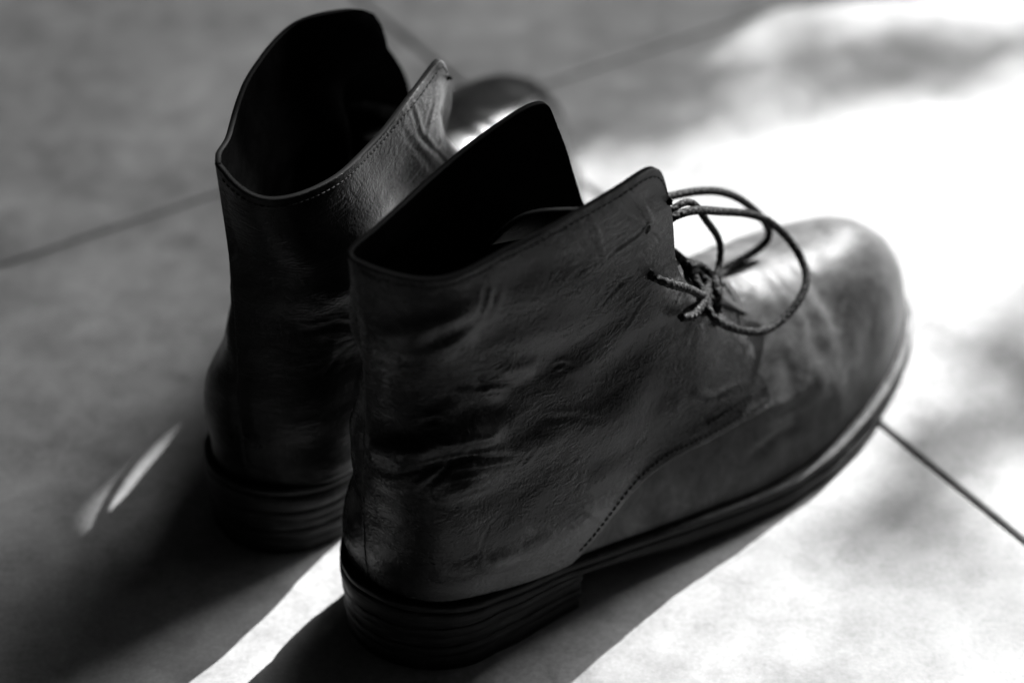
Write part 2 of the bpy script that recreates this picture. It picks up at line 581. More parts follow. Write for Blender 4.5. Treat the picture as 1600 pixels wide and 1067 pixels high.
al = bpy.data.lights.new("window_skylight", 'AREA')
al.shape = 'RECTANGLE'
al.size, al.size_y = 0.8, 0.9
al.energy = 18.5
ao = bpy.data.objects.new("window_skylight", al)
COL.objects.link(ao)
wc = (WO + WU * (0.5 * (JU + UR)) - WN * 8 + np.array([0, 0, 0.5 * (SZ + HD) + 75])) * CM
ao.location = wc
ao.rotation_euler = (Vector(wc) - Vector((0, 0.9, 0.05))).to_track_quat('Z', 'Y').to_euler()

# ------------------------------------------------------------------ boots
OX = np.array([0, 0.4, 1.5, 3.5, 7, 10, 14, 18, 21, 24, 27, 29, 30.])
OLAT = np.array([0, 1.70, 2.89, 3.56, 3.88, 4.22, 4.80, 5.39, 5.36, 4.85, 3.75, 2.45, 0.15])
OMED = np.array([0, 1.70, 2.75, 3.30, 3.35, 3.25, 3.50, 4.25, 4.65, 4.45, 3.40, 2.10, 0.15])
ZX = np.array([0, 7, 13, 19, 24, 30.])
ZF = np.array([3.53, 2.64, 1.75, 1.30, 1.73, 2.53])
ZB = np.array([2.20, 1.85, 0.62, 0.10, 0.50, 1.55])


def half_width(T, x):
    """half width of the sole at x: rounded at the heel back and the toe tip"""
    x = np.clip(np.asarray(x, float), 0, 30)
    y = hermite(OX, T, x)
    r = 3.5
    y = np.where(x < r, np.interp(r, OX, T) * np.sqrt(np.clip(1 - (1 - x / r) ** 2, 0, 1)), y)
    return np.where(x > 27, np.interp(27, OX, T) * ((30 - x) / 3) ** 0.43, y)


def outline(m=161, slim=1.0):
    """closed sole outline from the back of the heel along the lateral side to the toe and back: x, y (lateral = -1 side), arc"""
    t = np.linspace(0, math.pi, m)
    x = 30 * (1 - np.cos(t)) / 2
    la, me_ = half_width(OLAT, x), half_width(OMED, x)
    la = la * np.interp(x, [8, 15], [slim, 1.0])
    x = x + 0.45 * np.clip((x - 22) / 8, 0, 1) ** 2
    X = np.r_[x, x[::-1][1:-1]]
    Y = np.r_[-la, me_[::-1][1:-1]]
    return X, Y


def sheet(C, nu, nv):
    C = np.asarray(C, float)
    A, B = spline_mat(C.shape[0], nu), spline_mat(C.shape[1], nv)
    return np.einsum('ui,ijk,vj->uvk', A, C, B)


LOW = {
 'lat': [
  [(.3, 0, 3.5), (.2, 0, 5.5), (.3, 0, 8.5), (.55, 0, 12), (.45, 0, 15)],
  [(1.15, -2.4, 3.35), (.85, -2.65, 5.6), (1.0, -2.55, 8.6), (1.6, -2.2, 12), (1.5, -2.3, 15)],
  [(3.6, -3.45, 3.0), (3.1, -3.75, 5.6), (3.6, -3.5, 8.8), (4.1, -3.1, 12.2), (3.9, -3.15, 15.2)],
  [(7, -3.85, 2.5), (6.6, -4.2, 5.4), (7.0, -3.85, 9), (7, -3.5, 12.4), (6.7, -3.6, 15.5)],
  [(10.1, -4.25, 4.85), (9.8, -4.2, 7), (9.7, -3.9, 9.8), (9.3, -3.7, 12.8), (9, -3.8, 15.8)],
  [(13.2, -4.45, 5.25), (12.8, -4.2, 7.2), (12.4, -3.8, 9.8), (11.2, -3.75, 13.0), (10.4, -3.95, 16)],
  [(15.8, -4.5, 5.15), (15.4, -3.95, 7.2), (14.5, -3.35, 9.4), (12.6, -3.5, 12.6), (11.3, -3.95, 15.6)],
  [(18.2, -4.3, 4.75), (18.2, -3.1, 7.0), (16.7, -2.3, 9.1), (13.5, -3.2, 12.2), (12.1, -3.9, 15)]],
 'med': [
  [(.3, 0, 3.5), (.2, 0, 5.5), (.3, 0, 8.5), (.55, 0, 12), (.45, 0, 15)],
  [(1.15, 2.3, 3.35), (1.15, 2.0, 5.6), (1.3, 1.55, 8.6), (1.8, 1.5, 12), (1.7, 1.1, 15)],
  [(3.6, 3.2, 3.0), (3.3, 3.05, 5.6), (3.8, 2.6, 8.8), (4.2, 2.3, 12.2), (4.1, 1.9, 15.2)],
  [(7, 3.3, 2.5), (6.6, 3.4, 5.4), (7, 3, 9), (7, 2.5, 12.4), (6.9, 2.2, 15.5)],
  [(10.1, 3.3, 4.85), (9.8, 3.3, 7), (9.7, 2.9, 9.8), (9.3, 2.5, 12.8), (9, 2.1, 15.8)],
  [(13.2, 3.5, 5.25), (12.8, 3.3, 7.2), (12.4, 2.8, 9.8), (11.2, 2.2, 13.2), (10.4, 1.8, 16)],
  [(15.8, 3.8, 5.15), (15.4, 3.2, 7.2), (14.6, 2.4, 9.4), (12.6, 1.9, 12.6), (11.4, 1.6, 15.8)],
  [(18.0, 3.8, 4.75), (18, 2.6, 7.0), (16.5, 1.5, 9.5), (13.6, 1.3, 12.5), (12.1, 1.5, 15.6)]]}
TOP_NEAR = {
 'lat': [(.2, 0, 17.9), (1.4, -2.5, 17.75), (3.6, -3.35, 17.9), (6.5, -3.7, 18.25), (8.9, -3.95, 18.65), (10.2, -4.05, 18.85), (11.05, -4.05, 18.5), (11.7, -4.05, 17.1)],
 'med': [(.2, 0, 17.9), (1.6, .8, 17.95), (4.2, 1.6, 17.95), (6.9, 2.0, 18.4), (8.9, 1.8, 19.0), (10.0, 1.6, 19.25), (10.8, 1.5, 19.0), (11.4, 1.5, 17.9)]}
# the far boot's shaft stands a little twisted: its own upper rows (side signs as in LOW: lateral y < 0)
TOP_FAR = {
 'lat': [(.1, -.1, 18.1), (1.6, -.65, 18.1), (3.8, -1.25, 18.35), (6.5, -1.85, 18.45), (8.8, -1.9, 18.65), (10.0, -1.0, 18.95), (11.0, -.4, 18.7), (12.2, -.25, 17.3)],
 'med': [(.1, -.1, 18.1), (-.1, 1.7, 17.2), (2.2, 3.35, 17.0), (5.1, 3.8, 17.05), (7.2, 3.95, 17.5), (8.9, 4.15, 17.95), (9.8, 4.35, 18.15), (10.6, 4.4, 17.3)]}


def control_net(side, near):
    C = [[list(p) for p in col] for col in LOW[side]]
    top = (TOP_NEAR if near else TOP_FAR)[side]
    sg = -1 if side == 'lat' else 1
    for c, d in ((3, .06), (4, .16), (5, .24), (6, .32), (7, .38)):
        for r, w in ((0, 1.0), (1, .7), (2, .4)):
            C[c][r][1] += sg * d * w
            C[c][r][2] += d * w * .25
    for c in range(8):
        if not near:
            # lean the ankle rows towards the twisted collar
            ref = TOP_NEAR[side][c]
            dx, dy = top[c][0] - ref[0], top[c][1] - ref[1]
            dz = top[c][2] - ref[2]
            for r, w, wy in ((0, 0, .22), (1, 0, .40), (2, .04, .70), (3, .3, 1.05), (4, .72, .98)):
                C[c][r][0] += dx * w
                C[c][r][1] += dy * (wy if c < 6 else w)
                C[c][r][2] += dz * w
        C[c].append(list(top[c]))
    if not near and side == 'lat':
        C[7][5], C[7][4], C[7][3], C[7][2] = [13.0, -.05, 17.55], [14.1, -.05, 15.6], [15.9, -.1, 13.1], [17.2, -1.0, 10.2]
        C[6][5], C[6][4] = [11.6, -.25, 18.5], [12.4, -.3, 16.0]
    if not near and side == 'med':
        C[7][4], C[7][3], C[7][2] = [11.2, 4.0, 15.1], [12.7, 2.95, 12.4], [16.0, 2.0, 9.6]
        C[6][4], C[6][3] = [10.4, 3.95, 15.5], [11.7, 2.95, 12.7]
    return C


def quarter_grid(side, near, nu=230, nv=170):
    L, Mm = control_net('lat', near), control_net('med', near)
    net = Mm[:0:-1] + [[[(a + b) / 2 for a, b in zip(p, q)] for p, q in zip(L[0], Mm[0])]] + L[1:]
    D = sheet(net, 799, 300)
    D = D[399:] if side == 'lat' else D[399::-1]
    U, V = np.meshgrid(np.linspace(0, 1, nu), np.linspace(0, 1, nv), indexing='ij')
    # round the flap's top corner and the pointed front corner by warping the parameter square
    for a, b, top_ in ((0.17, 0.17, True), (0.035, 0.12, False)):
        s = np.clip((U - (1 - a)) / a, 0, None)
        t = np.clip((V - (1 - b)) / b if top_ else (b - V) / b, 0, None)
        s2, t2 = s * np.sqrt(1 - t * t / 2), t * np.sqrt(1 - s * s / 2)
        m_ = (s > 0) & (t > 0)
        U = np.where(m_, 1 - a + a * s2, U)
        V = np.where(m_, (1 - b + b * t2) if top_ else (b - b * t2), V)
    fu, fv = U * 399, V * 299
    iu, iv = np.clip(fu.astype(int), 0, 398), np.clip(fv.astype(int), 0, 298)
    a, b = (fu - iu)[..., None], (fv - iv)[..., None]
    return (1 - a) * (1 - b) * D[iu, iv] + a * (1 - b) * D[iu + 1, iv] + (1 - a) * b * D[iu, iv + 1] + a * b * D[iu + 1, iv + 1]


# wrinkles of the ankle and facing: (polyline in boot x,z ; width ; depth ; lip) in cm
CREASES = {'near_lat': [], 'far_med': []}
CREASES["near_lat"] = [
    ([(0.7, 10.2), (1.6, 10.75), (2.8, 10.7), (3.9, 10.3)], 0.33, -0.32, 0.0),
    ([(1.2, 8.6), (2.4, 8.75), (3.8, 8.45)], 0.36, -0.22, 0.0),
    ([(1.2, 9.55), (2.6, 9.75), (4.4, 9.2)], 0.26, 0.14, 0.02),
    ([(1.1, 14.3), (2.0, 15.0), (3.1, 15.4)], 0.38, -0.27, 0.0),
    ([(1.0, 12.6), (2.2, 12.8), (3.6, 12.2)], 0.42, 0.13, 0.03),
    ([(3.4, 12.9), (4.6, 12.7), (5.8, 12.2)], 0.42, -0.23, 0.0),
    ([(2.3, 11.55), (3.3, 11.6), (4.4, 11.1)], 0.34, 0.13, 0.04),
    ([(6.0, 8.0), (8.0, 7.4), (10.0, 7.0)], 0.8, 0.10, 0.0),
    ([(1.0, 5.0), (2.4, 5.0), (4.4, 4.7), (6.6, 4.6)], 0.5, -0.22, 0.0),
    ([(0.72, 13.34), (1.18, 13.95), (1.96, 13.82)], 0.098, 0.043, 0.055),
    ([(0.8, 13.16), (1.32, 13.69), (1.79, 13.54)], 0.075, 0.034, 0.033),
    ([(3.28, 12.48), (3.98, 12.34), (4.69, 12.0)], 0.120, 0.076, 0.099),
    ([(3.43, 12.02), (3.87, 12.05), (4.4, 11.79)], 0.090, 0.034, 0.055),
    ([(1.26, 11.35), (1.74, 11.49), (2.21, 11.13)], 0.105, 0.060, 0.088),
    ([(1.37, 11.16), (1.87, 11.1), (2.33, 10.95)], 0.075, 0.034, 0.044),
    ([(0.64, 9.29), (1.12, 9.74), (1.87, 10.01), (2.97, 10.0), (4.16, 9.88)], 0.340, 0.043, 0.143),
    ([(0.57, 9.29), (0.96, 9.62), (1.65, 9.89), (2.35, 9.85), (3.49, 9.44), (4.82, 8.87)], 0.120, 0.102, 0.110),
    ([(1.85, 9.9), (2.84, 9.79), (3.53, 9.64), (4.36, 9.27)], 0.083, 0.051, 0.066),
    ([(1.88, 9.41), (2.75, 9.39), (3.99, 8.95), (4.7, 8.76)], 0.098, 0.060, 0.077),
    ([(0.81, 8.72), (1.14, 9.14), (1.65, 9.59), (1.97, 9.82)], 0.098, 0.068, 0.077),
    ([(0.53, 8.79), (0.94, 9.32), (1.28, 9.55)], 0.090, 0.051, 0.055),
    ([(4.66, 8.55), (4.91, 8.76), (5.27, 8.99)], 0.075, 0.060, 0.033),
    ([(3.42, 16.93), (3.32, 16.28), (3.13, 15.69)], 0.137, 0.027, 0.053),
    ([(3.78, 16.65), (3.69, 15.99), (3.56, 15.57)], 0.168, 0.023, 0.033),
    ([(1.14, 14.55), (1.91, 15.26), (3.15, 15.53)], 0.400, 0.085, 0.154),
    ([(6.51, 11.92), (6.94, 11.87), (7.28, 11.62)], 0.083, 0.051, 0.055),
    ([(6.61, 11.64), (7.04, 11.59)], 0.068, 0.034, 0.033),
    ([(7.5, 18.0), (7.99, 17.0), (8.54, 15.53)], 0.098, 0.051, 0.099),
    ([(7.01, 18.01), (7.38, 17.16), (7.79, 16.47)], 0.090, 0.034, 0.066),
    ([(9.37, 18.4), (10.08, 17.42), (10.62, 16.35)], 0.090, 0.043, 0.077),
    ([(8.86, 18.23), (9.49, 17.33), (10.17, 16.67)], 0.090, 0.034, 0.055),
    ([(10.31, 16.33), (9.65, 16.08), (8.77, 15.83)], 0.090, 0.043, 0.044),
    ([(10.57, 16.12), (10.94, 15.82), (11.34, 15.28)], 0.060, 0.034, 0.044),
    ([(10.93, 13.7), (10.06, 13.46), (9.2, 13.11)], 0.075, 0.021, 0.020),
    ([(11.02, 13.43), (10.38, 12.85), (9.64, 12.0)], 0.083, 0.021, 0.026),
    ([(10.44, 14.51), (9.38, 14.15), (8.31, 13.5)], 0.105, 0.017, 0.026),
    ([(12.66, 7.29), (13.77, 6.52), (15.06, 6.14), (16.93, 5.59)], 0.300, 0.085, 0.176),
    ([(12.42, 6.55), (13.78, 6.12), (15.63, 5.59)], 0.300, 0.085, 0.066),
    ([(1.43, 5.52), (2.19, 5.6), (2.57, 5.75), (2.81, 6.43), (3.28, 6.87)], 0.053, 0.038, 0.022),
    ([(1.13, 5.67), (1.84, 5.69), (2.47, 5.76)], 0.045, 0.025, 0.017),
    ([(2.68, 6.09), (3.06, 5.45), (3.19, 4.95)], 0.038, 0.025, 0.011),
    ([(5.38, 4.05), (5.42, 4.66), (5.62, 5.02)], 0.038, 0.025, 0.017),
    ([(7.1, 5.3), (7.93, 4.34), (8.39, 4.26)], 0.075, 0.051, 0.055),
    ([(1.16, 11.94), (2.18, 12.2), (3.57, 11.64)], 0.250, 0.043, 0.055),
    ([(5.81, 10.06), (7.3, 9.52), (8.42, 8.77)], 0.120, 0.025, 0.033),
]
CREASES["far_med"] = [
    ([(7.55, 17.4), (8.2, 15.69), (9.68, 13.22)], 0.112, 0.024, 0.025),
    ([(9.2, 16.88), (8.81, 15.95), (8.41, 15.31)], 0.140, 0.015, 0.015),
    ([(6.79, 16.81), (7.79, 15.39), (8.55, 13.88)], 0.140, 0.018, 0.015),
    ([(1.23, 10.54), (2.04, 10.59), (3.77, 10.06)], 0.182, 0.048, 0.050),
    ([(1.9, 10.2), (1.85, 9.53), (1.85, 8.96)], 0.140, 0.024, 0.025),
    ([(2.49, 9.2), (2.1, 8.7), (1.8, 8.3)], 0.140, 0.018, 0.018),
]


def wrinkle(P, key, seed, amp=1.0):
    nu, nv, _ = P.shape
    N = grid_normals(P)
    flat = P.reshape(-1, 3)
    z = flat[:, 2]
    x = flat[:, 0]
    ank = np.exp(-((z - 10.5) / 4.2) ** 2) * np.clip(1.15 - x / 16.0, 0.25, 1)
    g1 = fbm(flat, (0.2, 0.2, 0.34), seed, 2)
    g2 = fbm(flat, (0.5, 0.5, 1.2), seed + 3, 3)
    rid = 0.5 - np.abs(g2)
    h = 0.15 * g1 + amp * ank * (0.22 * g1 + 0.03 * rid + 0.010 * g2) + 0.005 * g2
    h = h.reshape(nu, nv)
    if CREASES.get(key):
        h += crease_field(P[:, :, 0], P[:, :, 2], CREASES[key])
    e = np.clip(np.linspace(0, 1, nv) / 0.05, 0, 1)[None, :] * np.clip(np.linspace(0, 1, nu) / 0.03, 0, 1)[:, None]
    return h * e, N


def build_quarter(side, near, parent, mir):
    P = quarter_grid(side, near)
    key = ('near_' if near else 'far_') + side
    h, N = wrinkle(P, key, 1.0 if near else 4.0)
    s = 1.0 if side == 'lat' else -1.0            # normals point outwards
    if (N[100, 80, 1] > 0) == (side == 'lat'):
        N = -N
    # the lower front edge sits on the vamp: lift it a little and let it bulge
    P = P + N * h[:, :, None]
    # round the flap corner and the pointed front corner in the parameter plane
    nu, nv, _ = P.shape
    P[:, :, 1] *= mir
    out = -N.copy()
    F = grid_faces(nu, nv)
    a, b, c = P[100, 80], P[101, 80], P[100, 81]
    fn = np.cross(b - a, c - a)
    want = -1.0 if side == 'lat' else 1.0
    want *= mir
    if fn[1] * want < 0:
        F = [f[::-1] for f in F]
    o = mesh_obj("quarter", P.reshape(-1, 3), F, [M['leather'] if near else M['leather_shaded'], M['lining'], M['edge']], parent)
    sol = o.modifiers.new("thickness", 'SOLIDIFY')
    sol.thickness = 0.0021
    sol.offset = -1
    sol.material_offset = 1
    sol.material_offset_rim = 2
    sol.use_even_offset = False
    return o, P


def build_vamp(parent, mir, seed, slim):
    X, Y = outline(121, slim)
    i0 = np.argmin(np.abs(X[:121] - 6.0))
    n = len(X)
    idx = list(range(i0, 121)) + [k for k in range(121, n) if X[k] > 6.0]
    X, Y = X[idx], Y[idx]
    # resample evenly
    L = np.r_[0, np.cumsum(np.hypot(np.diff(X), np.diff(Y)))]
    s = np.linspace(0, L[-1], 260)
    X, Y = np.interp(s, L, X), np.interp(s, L, Y)
    Z = hermite(ZX, ZF, np.clip(X, 0, 30))
    # inset so that the welt shows, keep the toe round
    cx = np.clip(X, 0, 23.5)
    k = 0.962
    X0, Y0 = cx + (X - cx) * k - 0.03, Y * k
    sx = np.array([6, 10, 13, 16, 18, 20, 22, 24, 25.4])
    sz = np.array([8.5, 9.2, 9.6, 9.4, 8.9, 8.45, 8.05, 7.75, 7.45])
    C_x = 25.3 - np.log1p(np.exp((25.3 - X) * 1.1)) / 1.1
    C_x = np.minimum(C_x, X)
    C_z = hermite(sx, sz, np.clip(C_x, 6, 25.4))
    C_y = np.interp(C_x, [6, 14, 20, 25], [0, -0.35, -0.5, -0.35])
    nr = 120
    V = np.empty((260, nr, 3))
    for j in range(nr):
        a = j / (nr - 1) * math.pi / 2
        hf = 1 - math.cos(a) ** 1.0
        vf = math.sin(a) ** 0.94
        bul = 0.16 * math.sin(2 * a) ** 2 * (1 - j / nr)
        V[:, j, 0] = X0 + (C_x - X0) * hf
        V[:, j, 1] = Y0 + (C_y - Y0) * hf
        V[:, j, 2] = Z + (C_z - Z) * vf
        V[:, j, 1] += np.sign(Y0) * bul
    N = grid_normals(V)
    if N[60, 40, 1] > 0:
        N = -N
    flat = V.reshape(-1, 3)
    g1 = fbm(flat, (0.28, 0.2, 0.2), seed, 3)
    g2 = fbm(flat, (0.75, 0.4, 0.5), seed + 2, 3)
    br = np.exp(-((flat[:, 0] - 19.5) / 2.6) ** 2)
    h = (0.07 * g1 + br * (0.06 * g2 + 0.05 * g1) + 0.012 * g2).reshape(260, nr)
    h += crease_field(V[:, :, 0], V[:, :, 2], VAMP_CREASES)
    e = np.clip(np.linspace(0, 1, nr) / 0.08, 0, 1) * np.clip((1 - np.linspace(0, 1, nr)) / 0.05, 0, 1)
    V = V + N * (h * e[None, :])[:, :, None]
    # close the ridge: both sides meet on the centre line, so copy an averaged line
    V[:, :, 1] *= mir
    F = grid_faces(260, nr)
    a, b, c = V[60, 40], V[61, 40], V[60, 41]
    if np.cross(b - a, c - a)[1] * (-mir) < 0:
        F = [f[::-1] for f in F]
    o = mesh_obj("vamp", flat_weld(V), F, M['vamp'] if mir > 0 else M['vamp_shaded'], parent)
    return o


def flat_weld(V):
    return V.reshape(-1, 3)


VAMP_CREASES = [
    ([(16.0, 3.2), (17.6, 3.6), (19.0, 3.4)], 0.28, 0.10, 0.06),
    ([(17.0, 4.5), (18.6, 4.2), (20.0, 4.6)], 0.30, 0.08, 0.06),
    ([(20.5, 5.4), (21.0, 7.0), (21.0, 8.2)], 0.35, 0.07, 0.06),
    ([(22.2, 5.0), (22.4, 6.6), (22.0, 8.0)], 0.40, 0.05, 0.04),
]


def build_sole(parent, mir, slim):
    X, Y = outline(121, slim)
    n = len(X)
    zf, zb = hermite(ZX, ZF, np.clip(X, 0, 30)), hermite(ZX, ZB, np.clip(X, 0, 30))
    gx, gy = np.gradient(X), np.gradient(Y)
    L = np.hypot(gx, gy)
    nx, ny = gy / L, -gx / L
    if (nx[60] * (X[60] - 15) + ny[60] * Y[60]) < 0:
        nx, ny = -nx, -ny
    # welt sticks out in front of the heel, close-trimmed round it
    w = np.interp(X, [0, 6, 9, 14, 30], [0.10, 0.10, 0.16, 0.26, 0.20])

    def ring(off, z):
        return np.stack([X + nx * off, (Y + ny * off) * 1.0, z], 1)

    th = zf - zb
    wob = np.array([noise.noise(Vector((x * .9, y * .9, 3.3))) for x, y in zip(X, Y)]) * 0.05
    # welt
    rings = [ring(-0.7, zf - 0.12), ring(-0.12, zf - 0.12), ring(w - .06 + wob, zf - 0.10), ring(w + wob, zf - 0.16), ring(w + wob, zf - 0.36), ring(w - 0.08 + wob, zf - 0.42), ring(-0.5, zf - 0.44)]
    wl = np.stack(rings, 1)
    wl[:, :, 1] *= mir
    mesh_obj("welt", wl.reshape(-1, 3), grid_faces(n, 7, wrap_u=True, flip=(mir > 0)), M['sole'], parent)
    rings = [ring(-0.5, zf - 0.43), ring(w - .10 + wob, zf - 0.43), ring(w + .02 + wob, zf - 0.5), ring(w + .03 + wob, zb + 0.5 * (th - .5)), ring(w + wob, zb + 0.08), ring(w - .1, zb), ring(-1.6, zb)]
    rings += [np.stack([np.clip(X, 2, 27), Y * 0.02, hermite(ZX, ZB, np.clip(X, 2, 27))], 1)]
    sl = np.stack(rings, 1)
    sl[:, :, 1] *= mir
    mesh_obj("outsole", sl.reshape(-1, 3), grid_faces(n, 8, wrap_u=True, flip=(mir > 0)), M['sole'], parent)


def build_heel(parent, mir, slim):
    # outline of the heel stack from the breast (lateral) round the back to the breast (medial)
    t = np.linspace(0, 1, 60)
    xb = 7.55
    xs = xb * (1 - t) ** 2
    la = half_width(OLAT, xs) * slim
    me_ = half_width(OMED, xs)
    X = np.r_[xs, xs[::-1][1:]]
    Y = np.r_[-la, me_[::-1][1:]]
    # straight, slightly hollow breast
    k = np.linspace(0, 1, 14)[1:-1]
    X = np.r_[X, xb - 0.35 * np.sin(k * math.pi)]
    Y = np.r_[Y, me_[0] * (1 - k) - la[0] * k]
    n = len(X)
    cx, cy = 3.8, 0.0
    ztop = hermite(ZX, ZB, np.clip(X, 0, 8))
    cuts = (0.0, 0.33, 0.56, 0.80, 1.0)
    levels = 4
    for q in range(levels):
        f0, f1 = cuts[q], cuts[q + 1]
        sc = 1.0 + 0.012 * (q % 2) + 0.01 * (q - 1.5) * 0.6
        jit = np.array([noise.noise(Vector((x * 1.1, y * 1.1, q * 5.1))) for x, y in zip(X, Y)]) * 0.05

        def ring(s, f, dz=0.0):
            s2 = (sc + s + jit * 0.25)
            return np.stack([cx + (X - cx) * s2, cy + (Y - cy) * s2, ztop * f + dz], 1)
        rings = [ring(-0.7, f0, .004), ring(-.008, f0, .004), ring(-0.001, f0, .02), ring(0.0, (f0 + f1) / 2), ring(-0.001, f1, -.02), ring(-.007, f1, -.006), ring(-0.7, f1, -.006)]
        G = np.stack(rings, 1)
        G[:, :, 1] *= mir
        mesh_obj("heel_lift", G.reshape(-1, 3), grid_faces(n, 7, wrap_u=True, flip=(mir < 0)), M['sole'], parent)


def stitch_row(P, N_out, spacing, length, r, bag):
    """P: polyline on the surface, raised by r along N_out"""
    L = np.r_[0, np.cumsum(np.linalg.norm(np.diff(P, axis=0), axis=1))]
    s = np.arange(spacing, L[-1] - spacing, spacing)
    for a in s:
        seg = []
        for q in np.linspace(-length / 2, length / 2, 5):
            p = np.array([np.interp(a + q, L, P[:, c]) for c in range(3)])
            nn = np.array([np.interp(a + q, L, N_out[:, c]) for c in range(3)])
            seg.append(p + nn * (r * 1.1 * math.cos(q / length * math.pi) - r * 0.15))
        V, F = tube(seg, r, 5)
        bag.add(V, F)


def cord(points, n, r, bag, braid=0.32, ends=(1, 1)):
    path = spl(points, n)
    V, F = tube(path, r, 12, braid=braid, twist=9.5)
    bag.add(V, F)


LACE_R = 0.158


def make_boot(near, pose, mir):
    root = bpy.data.objects.new("ankle_boot", None)
    COL.objects.link(root)
    root.location = (pose[0] * CM, pose[1] * CM, 0)
    root.rotation_euler = (0, 0, pose[2])
    root.empty_display_size = 0.05
    slim = 1.0 if near else 0.87
    build_heel(root, mir, slim)
    build_sole(root, mir, slim)
    build_vamp(root, mir, 2.0 if near else 6.0, slim)
    quarters = {}
    for side in ('lat', 'med'):
        quarters[side] = build_quarter(side, near, root, mir)
    # stitching: along the lower front seam and under the collar of each quarter
    bag = Bag()
    for side in ('lat', 'med'):
        P = quarters[side][1]
        nu, nv, _ = P.shape
        N = grid_normals(P)
        ctr = np.array([7.0, 0.0, 9.0])
        if (N[100, 80, 1] > 0) != (P[100, 80, 1] > 0):
            N = -N
        i0 = int(nu * 0.44)
        stitch_row(P[i0:nu - 8, 5], N[i0:nu - 8, 5], 0.25, 0.15, 0.04, bag)
        stitch_row(P[i0 + 70:nu - 8, 13], N[i0 + 70:nu - 8, 13], 0.25, 0.15, 0.035, bag)
        stitch_row(P[4:nu - 4, nv - 5], N[4:nu - 4, nv - 5], 0.24, 0.17, 0.022, bag)
    st = mesh_obj("stitching", bag.v, bag.f, M['thread'], root)
    st['kind'] = 'stuff'
    return root, quarters


NEAR = (-5.5817, 66.8696, 0.7605007)
FAR = (-10.45, 72.6, 1.17247645)


def eyelet(parent, P, target, side, mir):
    """a punched lace hole: a shallow dark dished disc with a raised rim at the surface point nearest to target"""
    d = np.linalg.norm(P - np.asarray(target), axis=2)
    i, j = np.unravel_index(d.argmin(), d.shape)
    N = grid_normals(P)[i, j]
    if (N[1] > 0) != (P[i, j, 1] > (0 if abs(P[i, j, 1]) > .5 else -9)):
        N = -N
    c = P[i, j]
    a = np.cross(N, (0, 0, 1))
    a /= np.linalg.norm(a)
    b = np.cross(N, a)
    V, F = [], []
    for r, hgt in ((0.30, -0.03), (0.24, 0.02), (0.19, 0.025), (0.15, -0.0), (0.0, 0.012)):
        for k in range(16):
            t = 2 * math.pi * k / 16
            V.append(c + a * r * math.cos(t) * .8 + b * r * math.sin(t) + N * hgt)
    F = []
    for q in range(4):
        for k in range(16):
            k2 = (k + 1) % 16
            F.append((q * 16 + k, q * 16 + k2, (q + 1) * 16 + k2, (q + 1) * 16 + k))
    o = mesh_obj("lace_hole", V, F, [M['leather'], M['hole']], parent)
    for idx, f in enumerate(o.data.polygons):
        f.material_index = 1 if idx >= 32 else 0
    return c, N


def tongue(parent, mir, rows):
    C = np.asarray(rows, float)
    G = sheet(C, 40, 60)
    G[:, :, 1] *= mir
    o = mesh_obj("tongue", G.reshape(-1, 3), grid_faces(40, 60), M['tongue'], parent)
    s = o.modifiers.new("thickness", 'SOLIDIFY')
    s.thickness = 0.0018
    return o


near, nq = make_boot(True, NEAR, 1)
near['label'] = "nearer black leather ankle boot with a loose cord bow over its sunlit toe"
near['category'] = "boot"
near['group'] = "pair of worn ankle boots"
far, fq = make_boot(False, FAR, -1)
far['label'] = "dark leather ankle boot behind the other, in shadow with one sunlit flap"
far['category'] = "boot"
far['group'] = "pair of worn ankle boots"

# near boot: lace holes, tongue, laces (boot coordinates, cm; lateral = -y)
for tgt in ((10.5, -4.05, 16.3), (11.0, -3.85, 14.0)):
    eyelet(near, nq['lat'][1], tgt, 'lat', 1)
tongue(near, 1, [
    [(18.6, -2.6, 7.6), (15.5, -2.7, 10.2), (12.2, -3.0, 12.8), (9.8, -3.2, 15.4), (8.4, -3.0, 17.7)],
    [(18.8, -1.4, 8.4), (15.6, -1.5, 10.8), (12.0, -1.8, 13.2), (9.2, -2.0, 15.4), (7.6, -2.0, 17.55)],
    [(18.8, -0.4, 8.6), (15.6, -0.5, 10.9), (12.0, -0.6, 13.2), (9.0, -0.9, 15.2), (7.0, -1.0, 17.0)],
    [(18.6, 0.7, 8.2), (15.5, 0.6, 10.6), (12.0, 0.8, 12.9), (9.2, 0.4, 14.6), (6.6, 0.1, 15.6)]])

K = np.array([15.7, -2.5, 10.7])
bag = Bag()
# big front loop, towards the viewer
cord([K, (14.6, -1.6, 12.2), (13.4, -1.9, 13.9), (14.1, -2.2, 14.35), (16.9, -1.9, 13.1), (19.7, -2.0, 11.4), (20.9, -2.8, 9.5), (20.2, -3.7, 8.9), (18.25, -4.05, 8.3), (15.95, -4.2, 9.15), (14.65, -3.65, 10.3), K], 420, LACE_R, bag)
lace1 = mesh_obj("lace_loop", bag.v, bag.f, M['lace'], near)
bag = Bag()
cord([K, (14.5, -0.6, 12.2), (13.7, -0.6, 14.0), (15.7, -0.2, 13.5), (18.4, -0.3, 12.6), (20.9, -0.4, 10.5), (21.6, -0.5, 9.0), (19.6, -0.6, 8.8), (17.6, -1.3, 9.4), K], 380, LACE_R, bag)
mesh_obj("lace_loop", bag.v, bag.f, M['lace'], near)
bag = Bag()
cord([K, (14.4, -1.0, 12.5), (13.8, -1.4, 13.6), (14.6, -1.6, 14.15), (15.5, -1.6, 14.0), (16.6, -1.5, 12.6), (17.6, -1.4, 10.9), (17.2, -1.7, 10.2), (16.2, -2.3, 10.3)], 260, LACE_R * .86, bag)
